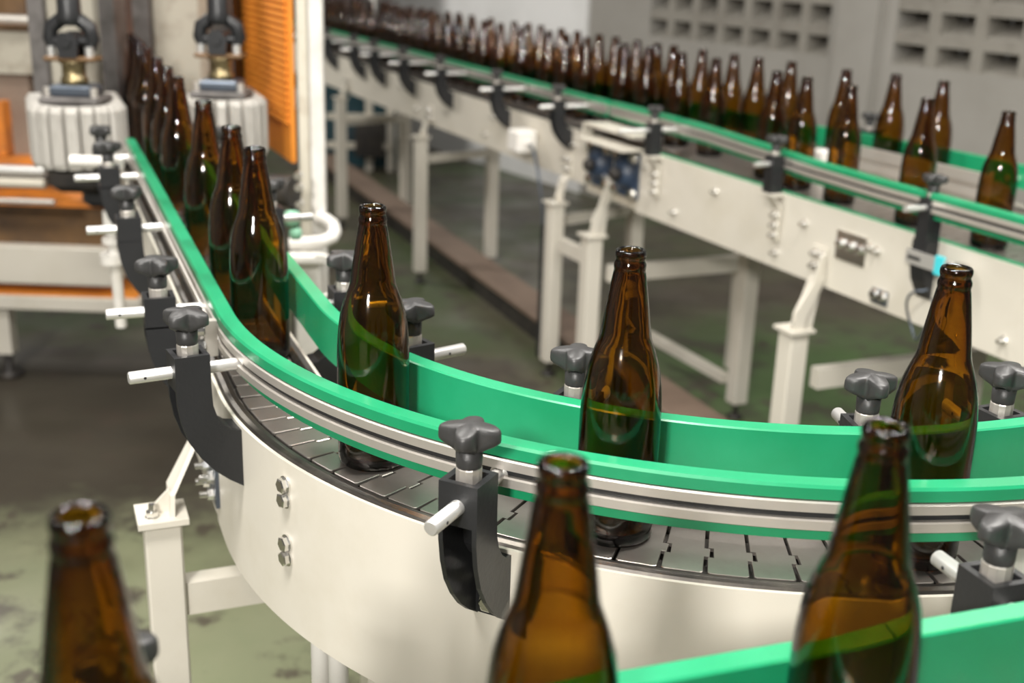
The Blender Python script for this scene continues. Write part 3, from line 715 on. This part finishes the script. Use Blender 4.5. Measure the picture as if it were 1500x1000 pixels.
# junction box with cable on part A
m = frame(kpos(-0.215, -0.014), (-KN[0], -KN[1]), ZK)
jb = part('junction_box', MB().obox((0.042, 0, -0.082), (0.075, 0.085, 0.075), bev=0.006), M_WHITE, ka, world=m)
part('cable_gland', MB().tube([(0.04, 0.042, -0.085), (0.04, 0.06, -0.085)], 0.011, 12), M_WHITE, jb, world=m)
cab = [(0.04, 0.058, -0.085), (0.042, 0.09, -0.10), (0.04, 0.125, -0.16), (0.035, 0.15, -0.25), (0.03, 0.16, -0.33), (0.028, 0.165, -0.42), (0.028, 0.165, FLOOR + 0.12)]
part('cable', MB().tube(cab, 0.005, 8), M_STEELBLUE, jb, world=m)
part('conduit', MB().tube([(0.028, 0.165, -0.34), (0.028, 0.165, FLOOR + 0.06)], 0.011, 12), M_RUBBER, jb, world=m)

# floor gutter under the back conveyor
g0, g1 = Vector((-1.25, 7.62)), Vector((0.72, 2.86)); gd = (g1 - g0)
gt = thing('gutter_cover', (*((g0 + g1) / 2), FLOOR), 'long brown raised gutter cover lying on the floor under the back conveyor', 'gutter')
gm = (g0 + g1) / 2; L_ = gd.length
gx = frame((gm.x, gm.y), (gd.x, gd.y))
part('board', MB().obox((0, 0, FLOOR + 0.088), (L_, 0.145, 0.024), bev=0.004), M_WOOD, gt, world=gx)
part('kerb', MB().obox((0, -0.0, FLOOR + 0.038), (L_, 0.12, 0.076)), M_DARK, gt, world=gx)

# ------------------------------------------------------------------ bottles
PROF = [(0, 5), (22, 3.2), (28.5, 0.6), (31.5, 0), (34, 1.2), (36, 4.5), (36.75, 9.5), (36.75, 60), (36.75, 112), (36.4, 126), (35.7, 138), (34.6, 149), (33.0, 160.5), (30.2, 170.5), (26.9, 180), (24.6, 186), (23.4, 190), (22.5, 194.5), (19.4, 217), (16.2, 238), (14.3, 249.5), (13.6, 252.3), (13.9, 253.6), (14.2, 255.5), (14.0, 258), (13.2, 259.6), (12.7, 261.2), (12.8, 262.6), (13.3, 264), (13.6, 266), (13.4, 268.3), (12.5, 270), (11.2, 270.5), (9.9, 269.8), (9.2, 268), (9.0, 262),
        (9.3, 252), (12.6, 238), (15.9, 217), (19.2, 194.5), (20.0, 189), (21.5, 185.5), (24.2, 179.5), (27.4, 170.5), (30, 160), (31.9, 148), (32.9, 137), (33.4, 125), (33.7, 112), (33.7, 60), (33.6, 15), (32, 10.5), (27, 8), (15, 9), (0, 10.5)]
ME_BOTTLE = MB().lathe([(r / 1000, z / 1000) for r, z in PROF], 56).mesh('beer_bottle', M_GLASS)
def bottle(x, y, z, label, group):
    o = link('beer_bottle', ME_BOTTLE, None, Matrix.Translation((x, y, z + 0.0006)) @ Matrix.Rotation(random.uniform(0, 6.28), 4, 'Z'))
    return tag(o, label, 'bottle', group)
G1 = 'amber bottles on the curved conveyor'
RBt = 0.6145
def on_main(x, y):
    """slide a measured spot to the bottle lane"""
    best = min((math.dist((x, y), mpos(k * 0.004, RBt)), k * 0.004) for k in range(-330, 800))
    return mpos(best[1], RBt)
for (x, y), lab in (((-0.1371, 1.1535), 'empty amber bottle on the curve, left of centre, behind the centre front bracket'),
                    ((0.1022, 1.0136), 'empty amber bottle in the middle of the curved conveyor, between the green rails'),
                    ((0.3718, 0.9846), 'empty amber bottle on the curve near the right edge, tallest at the right'),
                    ((-0.3152, 1.4737), 'front bottle of the row coming off the straight, at the start of the curve'),
                    ((-0.3916, 1.6385), 'second amber bottle from the front in the row at the left'),
                    ((-0.493, 1.896), 'third amber bottle from the front in the row at the left'),
                    ((-0.628, 2.232), 'fourth amber bottle from the front in the row at the left')):
    q = on_main(x, y); bottle(q[0], q[1], 0, lab, G1)
for (x, y) in ((-0.696, 2.394), (-0.771, 2.566), (-0.862, 2.801), (-0.915, 2.93), (-0.95, 3.02), (-0.985, 3.11), (-1.02, 3.20)):
    q = on_main(x, y); bottle(q[0], q[1], 0, 'amber bottle in the crowded far end of the left row, passing between the grippers', 'bottles entering between the grippers')
for (x, y), lab in (((-0.1883, 0.4748), 'blurred amber bottle neck in the lower left corner, closest to the viewer'),
                    ((0.0278, 0.5499), 'blurred amber bottle at the bottom centre, in front of the curved plate'),
                    ((0.2079, 0.6130), 'blurred amber bottle at the lower right, in front of the near green rail')):
    bottle(x, y, 0, lab, 'bottles on the near conveyor')
spots = [(-2.887, 0.074), (-2.79, 0.108), (-2.796, 0.19), (-2.499, 0.094), (-2.345, 0.095), (-2.147, 0.09), (-1.983, 0.085), (-2.18, 0.19), (-1.79, 0.085), (-1.99, 0.192), (-1.573, 0.09), (-1.437, 0.095), (-1.319, 0.09), (-1.563, 0.208), (-1.194, 0.09), (-1.474, 0.223), (-1.062, 0.094), (-0.943, 0.097), (-1.116, 0.217), (-0.785, 0.105), (-0.89, 0.217), (-0.59, 0.11), (-0.791, 0.231), (-0.391, 0.12), (-0.245, 0.112), (-0.383, 0.229), (-0.111, 0.121), (-0.235, 0.236), (-0.121, 0.237), (0.142, 0.121), (0.021, 0.244), (0.266, 0.133), (0.145, 0.238), (0.23, 0.245), (0.465, 0.125), (0.37, 0.26), (0.641, 0.125), (0.525, 0.267), (0.639, 0.27), (0.991, 0.071), (0.76, 0.293), (1.126, 0.058), (1.304, 0.044), (0.975, 0.305), (1.099, 0.36), (1.543, 0.046), (1.258, 0.367), (1.76, 0.05),
         (-2.64, 0.09), (-3.0, 0.10), (-3.1, 0.08), (-3.2, 0.1), (-3.3, 0.09), (-2.9, 0.2), (-3.05, 0.2), (-2.6, 0.2), (-2.45, 0.21), (-2.33, 0.2), (-1.86, 0.2), (-1.75, 0.205), (-1.3, 0.21), (-1.68, 0.09), (-1.88, 0.085), (-2.06, 0.08), (-0.68, 0.23), (-0.52, 0.235)]
P_ = [list(s) for s in spots]
ORD = ('first', 'second', 'third', 'fourth', 'fifth')
for it in range(60):                                   # push touching bottles apart, keep them between the rails
    for i in range(len(P_)):
        for j in range(i):
            dx, dy = P_[i][0] - P_[j][0], P_[i][1] - P_[j][1]; d = math.hypot(dx, dy)
            if 1e-6 < d < 0.0748:
                k = (0.0749 - d) / d / 2; P_[i][0] += dx * k; P_[i][1] += dy * k; P_[j][0] -= dx * k; P_[j][1] -= dy * k
    for q in P_:
        q[1] = max(q[1], lerp(RAIL, q[0]) + 0.038)
        if q[0] < 0.15: q[1] = min(q[1], 0.237)
cnt = {True: 0, False: 0}
for a, o_ in sorted(P_):
    x, y = kpos(a, o_)
    far = o_ > 0.165
    lane = 'far' if far else 'near'
    if a < 0.85: lab, g = 'amber bottle in the %s lane of the crowded left part of the back conveyor' % lane, '%s lane of the back conveyor' % lane
    else:
        lab, g = '%s from left of the spaced bottles in the %s lane, right part of back conveyor' % (ORD[cnt[far]], lane), 'spaced %s lane bottles' % lane; cnt[far] += 1
    bottle(x, y, ZK, lab, g)

# ------------------------------------------------------------------ gripper units of the machine at the upper left
def gripper(cx, cy, rad, side, label, zlo_=0.012, zhi_=0.150):
    g = thing('bottle_gripper', (cx, cy, FLOOR), label, 'machine')
    n = 9; pw = 2 * rad * math.tan(math.pi / 18)
    L_ = 0.55
    # pads: half circle at the near end, straight runs back along the belt direction
    def pad(o, ax):
        m = frame(o, ax)
        b = MB(); hw = pw * random.uniform(0.33, 0.43)
        k_ = random.uniform(0.9, 1.12); out = [(-0.01, -hw), (0.018 * k_, -hw), (0.025 * k_, -hw * 0.65), (0.025 * k_, hw * 0.65), (0.018 * k_, hw), (-0.01, hw)]
        vs = []
        zz = [(zlo_, 0.8), (zlo_ + 0.012, 1), (zhi_ - 0.012, 1), (zhi_, 0.7)]
        for z, s_ in zz: vs += [(x * s_, y, z) for x, y in out]
        k = len(out); fs = [tuple(range(k))[::-1], tuple(range(3 * k, 4 * k))]
        for r in range(3): fs += [(r * k + i, r * k + (i + 1) % k, (r + 1) * k + (i + 1) % k, (r + 1) * k + i) for i in range(k)]
        b.add(vs, fs); part('gripper_pad', b, M_PAD, g, world=m)
    base = math.atan2(-d1[1], -d1[0])
    for k in range(n + 1):
        q = base - math.pi / 2 + math.pi * k / n; ax = (math.cos(q), math.sin(q)); pad((cx + ax[0] * (rad - 0.024), cy + ax[1] * (rad - 0.024)), ax)
    for s_ in (-1, 1):
        ax = (e1[0] * s_, e1[1] * s_)
        for k in range(1, 6): pad((cx + ax[0] * (rad - 0.024) + d1[0] * pw * k, cy + ax[1] * (rad - 0.024) + d1[1] * pw * k), ax)
    b = MB(); b.lathe([(0, 0.0), (rad - 0.03, 0.0), (rad - 0.03, 0.145), (0, 0.145)], 28, c=(cx, cy, 0)); part('drive_drum', b, M_DARK, g)
    b = MB(); m = frame((cx, cy), d1); b.obox((0.12, 0, 0.07), (0.2, (rad - 0.03) * 2, 0.13)); part('chain_guide', b, M_DARK, g, world=m)
    m = frame((cx, cy), (1, 0.0))
    b = MB(); b.obox((0, 0, 0.158), (rad * 1.25, rad * 1.1, 0.016), bev=0.004); part('bearing_plate', b, M_GREYEDGE, g, world=m)
    b = MB(); b.obox((0, 0.004, 0.178), (rad * 0.95, rad * 0.8, 0.026), bev=0.006); cap = part('bearing_cap', b, M_STEELBLUE, g, world=m)
    for sx in (-1, 1): part('cap_bolt', MB().tube([(sx * rad * 0.50, -0.03, 0.166), (sx * rad * 0.50, -0.03, 0.186)], 0.009, 8), M_STEEL, cap, world=m)
    b = MB(); b.lathe([(0, 0.19), (0.030, 0.19), (0.030, 0.205), (0.026, 0.208), (0.026, 0.236), (0.032, 0.238), (0.032, 0.243), (0, 0.243)], 24, c=(cx, cy, 0)); part('collar', b, M_BRASS, g)
    b = MB(); b.obox((0, 0, 0.248), (0.115, 0.06, 0.010), bev=0.003); fl = part('flange', b, M_RUST, g, world=m)
    for sx in (-1, 1): part('flange_bolt', MB().tube([(sx * 0.042, -0.012, 0.253), (sx * 0.042, -0.012, 0.274)], 0.010, 8), M_ROD, fl, world=m)
    b = MB()                                           # universal joint: lower fork, cross, upper fork
    for sy in (-1, 1): b.prism([(-0.020, 0.252), (0.020, 0.252), (0.024, 0.285), (0.014, 0.306), (-0.014, 0.306), (-0.024, 0.285)], sy * 0.026 - 0.008, sy * 0.026 + 0.008)
    b.tube([(0, -0.04, 0.286), (0, 0.04, 0.286)], 0.012, 14); b.tube([(-0.044, 0, 0.286), (0.044, 0, 0.286)], 0.012, 14)
    b.obox((0, 0, 0.286), (0.036, 0.036, 0.034), bev=0.006)
    uj = part('universal_joint', b, M_BLACK, g, world=m)
    b = MB()
    for sx in (-1, 1):
        arc = [(sx * 0.040, 0.268), (sx * 0.048, 0.29), (sx * 0.043, 0.315), (sx * 0.02, 0.332)]
        b.tube([(x, 0, z) for x, z in arc], [0.012, 0.016, 0.017, 0.016], 10)
    b.lathe([(0, 0.318), (0.026, 0.32), (0.030, 0.335), (0.026, 0.35), (0.024, 0.60), (0, 0.60)], 20)
    part('drive_shaft', b, M_BLACK, uj, world=m)
    return g
gl = gripper(-1.006, 2.735, 0.104, -1, 'left gripper wheel of dirty white pads under a black universal joint shaft')
gr_ = gripper(-0.722, 2.93, 0.104, 1, 'right gripper wheel of dirty white pads behind the bottle row')
def pbox(name, x0, x1, y0, y1, Y, depth, m, parent, bev=0.0, ax=(1, 0), label=None):
    """upright block whose front face spans the given part of the photo at depth Y"""
    a, c = at(x0, (y0 + y1) / 2, Y), at(x1, (y0 + y1) / 2, Y); t_, b_ = at((x0 + x1) / 2, y0, Y), at((x0 + x1) / 2, y1, Y)
    return part(name, MB().obox(((a.x + c.x) / 2, Y + depth / 2, (t_.z + b_.z) / 2), (c.x - a.x, depth, t_.z - b_.z), ax, bev), m, parent, label)
# tall castings behind the grippers
hs = thing('machine_housing', (-1.0, 3.3, FLOOR), 'stained cream casting with dark edges behind the left universal joint', 'machine')
pbox('casting', 62, 152, -60, 190, 3.00, 0.08, M_STONE, hs, 0.02)
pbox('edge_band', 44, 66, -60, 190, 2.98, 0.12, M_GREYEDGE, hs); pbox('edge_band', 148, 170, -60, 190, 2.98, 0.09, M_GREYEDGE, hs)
hs2 = thing('machine_housing', (-0.8, 3.5, FLOOR), 'stained cream casting with a dark edge behind the right universal joint', 'machine')
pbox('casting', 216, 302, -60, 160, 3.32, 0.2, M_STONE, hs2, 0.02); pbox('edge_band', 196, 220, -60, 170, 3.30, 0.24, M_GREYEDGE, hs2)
pbox('side_post', 300, 341, -60, 150, 3.36, 0.12, M_DARK, hs2)
# dark interior block of the machine behind the bottles
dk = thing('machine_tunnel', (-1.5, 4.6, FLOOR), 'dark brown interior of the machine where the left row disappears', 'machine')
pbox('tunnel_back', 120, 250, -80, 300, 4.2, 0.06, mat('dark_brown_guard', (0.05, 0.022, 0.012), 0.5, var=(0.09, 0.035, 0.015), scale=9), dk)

# orange ribbed guard panel with posts, along the belt direction
og = thing('orange_guard', (-0.66, 3.3, FLOOR), 'orange ribbed guard panel between a grey post and a white post', 'guard')
p0, p1 = at(437, 120, 3.02), at(366, 120, 3.02); p1 = at(366, 120, 3.55)
gdv = Vector((p1.x - p0.x, p1.y - p0.y)); gl_ = gdv.length; mg = frame((p0.x, p0.y), (gdv.x, gdv.y))
part('backing', MB().box((0, 0.010, -0.02), (gl_, 0.022, 0.66)), M_ORANGE, og, world=mg)
zc = -0.02
b0 = MB(); b0.prism([(0.0, 0.0), (0.0, 0.013), (-0.010, 0.0085), (-0.010, 0.0045)], 0, 1)
rib = MB(); rib.add([(0.012, 0.022, 0), (gl_ - 0.03, 0.022, 0), (gl_ - 0.03, 0.022, 0.0135), (0.012, 0.022, 0.0135), (0.012, 0.032, 0.003), (gl_ - 0.03, 0.032, 0.003), (gl_ - 0.03, 0.030, 0.0125), (0.012, 0.030, 0.0125)], [(0, 1, 5, 4), (4, 5, 6, 7), (7, 6, 2, 3), (0, 4, 7, 3), (1, 2, 6, 5)])
me_rib = rib.mesh('rib', M_ORANGE)
zc = 0.075
while zc < 0.60:
    link('rib', me_rib, og, mg @ Matrix.Translation((0, 0, zc))); zc += 0.0172
pbox('frame_post', 351, 366, -60, 190, 3.5, 0.04, mat('grey_post_paint', (0.40, 0.38, 0.35), 0.5), og); pbox('frame_post', 340, 350, -60, 170, 3.6, 0.04, M_ORANGE_OLD, og)
# white frame posts right of the panel
wp = thing('white_frame', (-0.5, 2.8, FLOOR), 'tall white machine frame post right of the orange panel', 'frame')
for x, Y, wd, m_ in ((466, 2.78, 0.032, M_PIPE), (446, 2.95, 0.026, M_CREAM_OLD)):
    a = at(x, 200, Y); part('post', MB().obox((a.x, Y, (FLOOR + 0.75) / 2), (wd, wd, 0.75 - FLOOR), bev=0.004), m_, wp)
a = at(458, 420, 2.74); part('base_column', MB().obox((a.x, 2.70, (FLOOR + a.z + 0.09) / 2), (0.062, 0.062, a.z + 0.09 - FLOOR), bev=0.006), M_PIPE, wp)
a = [at(*q) for q in ((425, 356, 2.62), (450, 356, 2.62), (472, 354, 2.62), (486, 348, 2.64), (490, 340, 2.66), (488, 330, 2.70), (478, 322, 2.74), (466, 320, 2.76))]
part('bent_pipe', MB().tube(a, 0.0155, 16), M_PIPE, wp)
a = at(450, 378, 2.6); part('clamp_bar', MB().obox((a.x, 2.6, a.z), (0.09, 0.035, 0.024), bev=0.006), M_PIPE, wp)
hose = [at(470 + 30 * math.cos(q) - 2, 404 - 30 * math.sin(q), 2.3 + 0.01 * q) for q in [R(100 - 13 * k) for k in range(19)]]
part('hose', MB().tube(hose, 0.0038, 8), M_PIPE, wp)
# small dark drive with bolts below the orange panel
dm = thing('drive_motor', (-0.55, 2.75, FLOOR), 'small dark blue drive with bright bolts below the orange panel', 'machine')
a = at(430, 278, 2.72); part('body', MB().tube([(a.x - 0.05, 2.72, a.z), (a.x + 0.005, 2.70, a.z)], 0.036, 20), M_DARK, dm)
for (x, y) in ((436, 258), (437, 275), (438, 300)):
    q = at(x, y, 2.655); part('bolt', MB().tube([(q.x, q.y, q.z), (q.x, q.y + 0.02, q.z)], 0.009, 8), M_CHROME, dm)
for (x, y, r_) in ((428, 320, 0.018), (433, 342, 0.014)):
    q = at(x, y, 2.45); part('green_cap', MB().lathe([(0, -r_), (r_ * 0.8, -r_ * 0.8), (r_, 0), (r_ * 0.8, r_ * 0.8), (0, r_)], 16, c=(q.x, q.y, q.z)), M_PALEGREEN, dm)
a = at(432, 400, 2.5); part('stand', MB().tube([(at(432, 300, 2.72).x, 2.72, FLOOR), (at(432, 300, 2.72).x, 2.72, at(432, 290, 2.72).z)], 0.012, 10), M_DARK, dm)

# ------------------------------------------------------------------ machine bed at the left edge
mb_ = thing('machine_bed', (-1.5, 3.8, FLOOR), 'low machine bed with cream beam and rusty brown panel at the left edge', 'machine')
pbox('cream_beam', -260, 165, 358, 414, 3.6, 0.2, M_CREAM, mb_, 0.006)
pbox('rust_panel', -260, 195, 298, 358, 3.64, 0.2, M_RUST, mb_)
pbox('orange_lip', -260, 195, 288, 299, 3.60, 0.2, M_ORANGE_OLD, mb_)
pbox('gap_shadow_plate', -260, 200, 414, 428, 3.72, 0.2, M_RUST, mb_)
pbox('orange_strip', -260, 200, 426, 433, 3.62, 0.2, M_ORANGE, mb_)
pbox('white_rail', -260, 205, 432, 452, 3.60, 0.2, M_CREAM, mb_, 0.004)
a = at(8, 480, 3.68)
for xx in (8, -230):
    a = at(xx, 480, 3.68); lg_ = part('leg', MB().obox((a.x, 3.68, (FLOOR + 0.08 + at(8, 450, 3.68).z) / 2), (0.05, 0.05, at(8, 450, 3.68).z - FLOOR - 0.08)), M_CREAM, mb_)
    part('foot', MB().lathe([(0, 0), (0.045, 0), (0.045, 0.012), (0.014, 0.022), (0.014, 0.085), (0, 0.085)], 20, c=(a.x, 3.68, FLOOR)), M_DARK, lg_)
for y0, y1, Y, m_ in ((243, 259, 3.45, M_ROD), (262, 276, 3.42, M_CREAM_OLD), (292, 301, 3.38, M_STEEL)):
    a, c = at(-200, y0 + 3, Y), at(66 if y0 != 292 else 80, (y0 + y1) / 2, Y); c2 = at(-200, (y0 + y1) / 2, Y)
    part('slide_bar', MB().tube([(c2.x, Y, c.z), (c.x, Y, c.z)], (y1 - y0) / 2 / 1750 * Y * 1.03, 16), m_, mb_)
part_ = pbox('carriage', 66, 150, 240, 284, 3.2, 0.2, M_DARK, mb_, 0.02); pbox('carriage', 118, 185, 276, 306, 3.25, 0.15, M_BLACK, mb_, 0.015)
pbox('bed_core', -260, 160, 252, 330, 3.80, 0.3, M_DARK, mb_)
lp = thing('orange_cabinet', (-1.6, 3.8, FLOOR), 'orange framed cabinet with taupe panel at the upper left edge', 'cabinet')
pbox('taupe_panel', -260, 46, 100, 232, 3.78, 0.06, M_TAUPE, lp); pbox('frame_bar', -260, 60, 228, 243, 3.70, 0.08, M_ORANGE_OLD, lp); pbox('frame_bar', -6, 6, 150, 228, 3.72, 0.06, M_ORANGE_OLD, lp)
pbox('upper_panel', -260, 46, 44, 104, 3.76, 0.08, M_STONE, lp); pbox('dark_top', -260, 46, -60, 40, 3.84, 0.06, M_RUST, lp)
a, c = at(-60, 30, 3.74), at(44, 30, 3.74); part('cylinder', MB().tube([(a.x, 3.74, c.z), (c.x, 3.74, c.z)], 0.016, 14), M_STEEL, lp)
pbox('red_post', 4, 34, -60, 20, 3.76, 0.05, M_RUST, lp)
# upright with clamps beside the straight part
up = part('clamp_stand', MB().tube([at(176, 375, 2.35), (*mpos(1.07, 0.690), -0.10)], 0.009, 10), M_PIPE, conv, 'pale grey upright rod with clamp collars')
q0, q1_ = at(150, 240, 2.35), at(178, 455, 2.35)
qx = (q0.x + q1_.x) / 2
part('upright', MB().tube([(at(178, 478, 2.35).x, 2.35, at(178, 478, 2.35).z), (at(160, 300, 2.35).x, 2.35, at(160, 236, 2.35).z)], 0.0115, 14), M_PIPE, up)
for y, r_, h_ in ((325, 0.020, 0.045), (378, 0.026, 0.020), (352, 0.022, 0.010), (240, 0.020, 0.02)):
    q = at(166, y, 2.35); part('collar', MB().lathe([(0, -h_ / 2), (r_, -h_ / 2), (r_, h_ / 2), (0, h_ / 2)], 16, smooth=False, c=(q.x, 2.35, q.z)), M_PIPE, up)
q = at(172, 238, 2.35); part('arm', MB().tube([(at(104, 236, 2.35).x, 2.35, q.z), (q.x, 2.35, q.z)], 0.0125, 12), M_PIPE, up)
q = at(192, 407, 2.2); part('red_cap', MB().lathe([(0, -0.008), (0.008, -0.008), (0.008, 0.008), (0, 0.008)], 14, c=(q.x + 0.0, 2.3, q.z)), M_REDLENS, up)

# ------------------------------------------------------------------ far left background: teal machine, dark cabinet
tm = thing('teal_machine', (-1.3, 8.0, FLOOR), 'dark teal machine with pale uprights seen under the far conveyor', 'machine')
pbox('teal_body', 440, 574, 60, 262, 7.75, 0.28, M_TEAL, tm)
for x in (540, 571, 588): pbox('upright', x - 5, x + 5, 110, 268, 7.6, 0.06, M_CREAM, tm)
pbox('shelf_bar', 478, 575, 168, 176, 7.58, 0.05, M_CREAM_OLD, tm)
pbox('shelf_bar', 478, 575, 210, 218, 7.58, 0.05, M_CREAM_OLD, tm)
pbox('lower_box', 520, 560, 180, 230, 7.5, 0.2, M_DARK, tm)
dc = thing('dark_cabinet', (-1.6, 8.3, FLOOR), 'dark brown cabinet behind the far end of the back conveyor', 'cabinet')
pbox('cabinet_body', 380, 542, -120, 130, 8.1, 0.4, mat('dark_cabinet_paint', (0.02, 0.014, 0.012), 0.5, var=(0.03, 0.02, 0.016), scale=3), dc); pbox('corner_post', 541, 549, -120, 130, 8.05, 0.05, M_WHITE, dc)
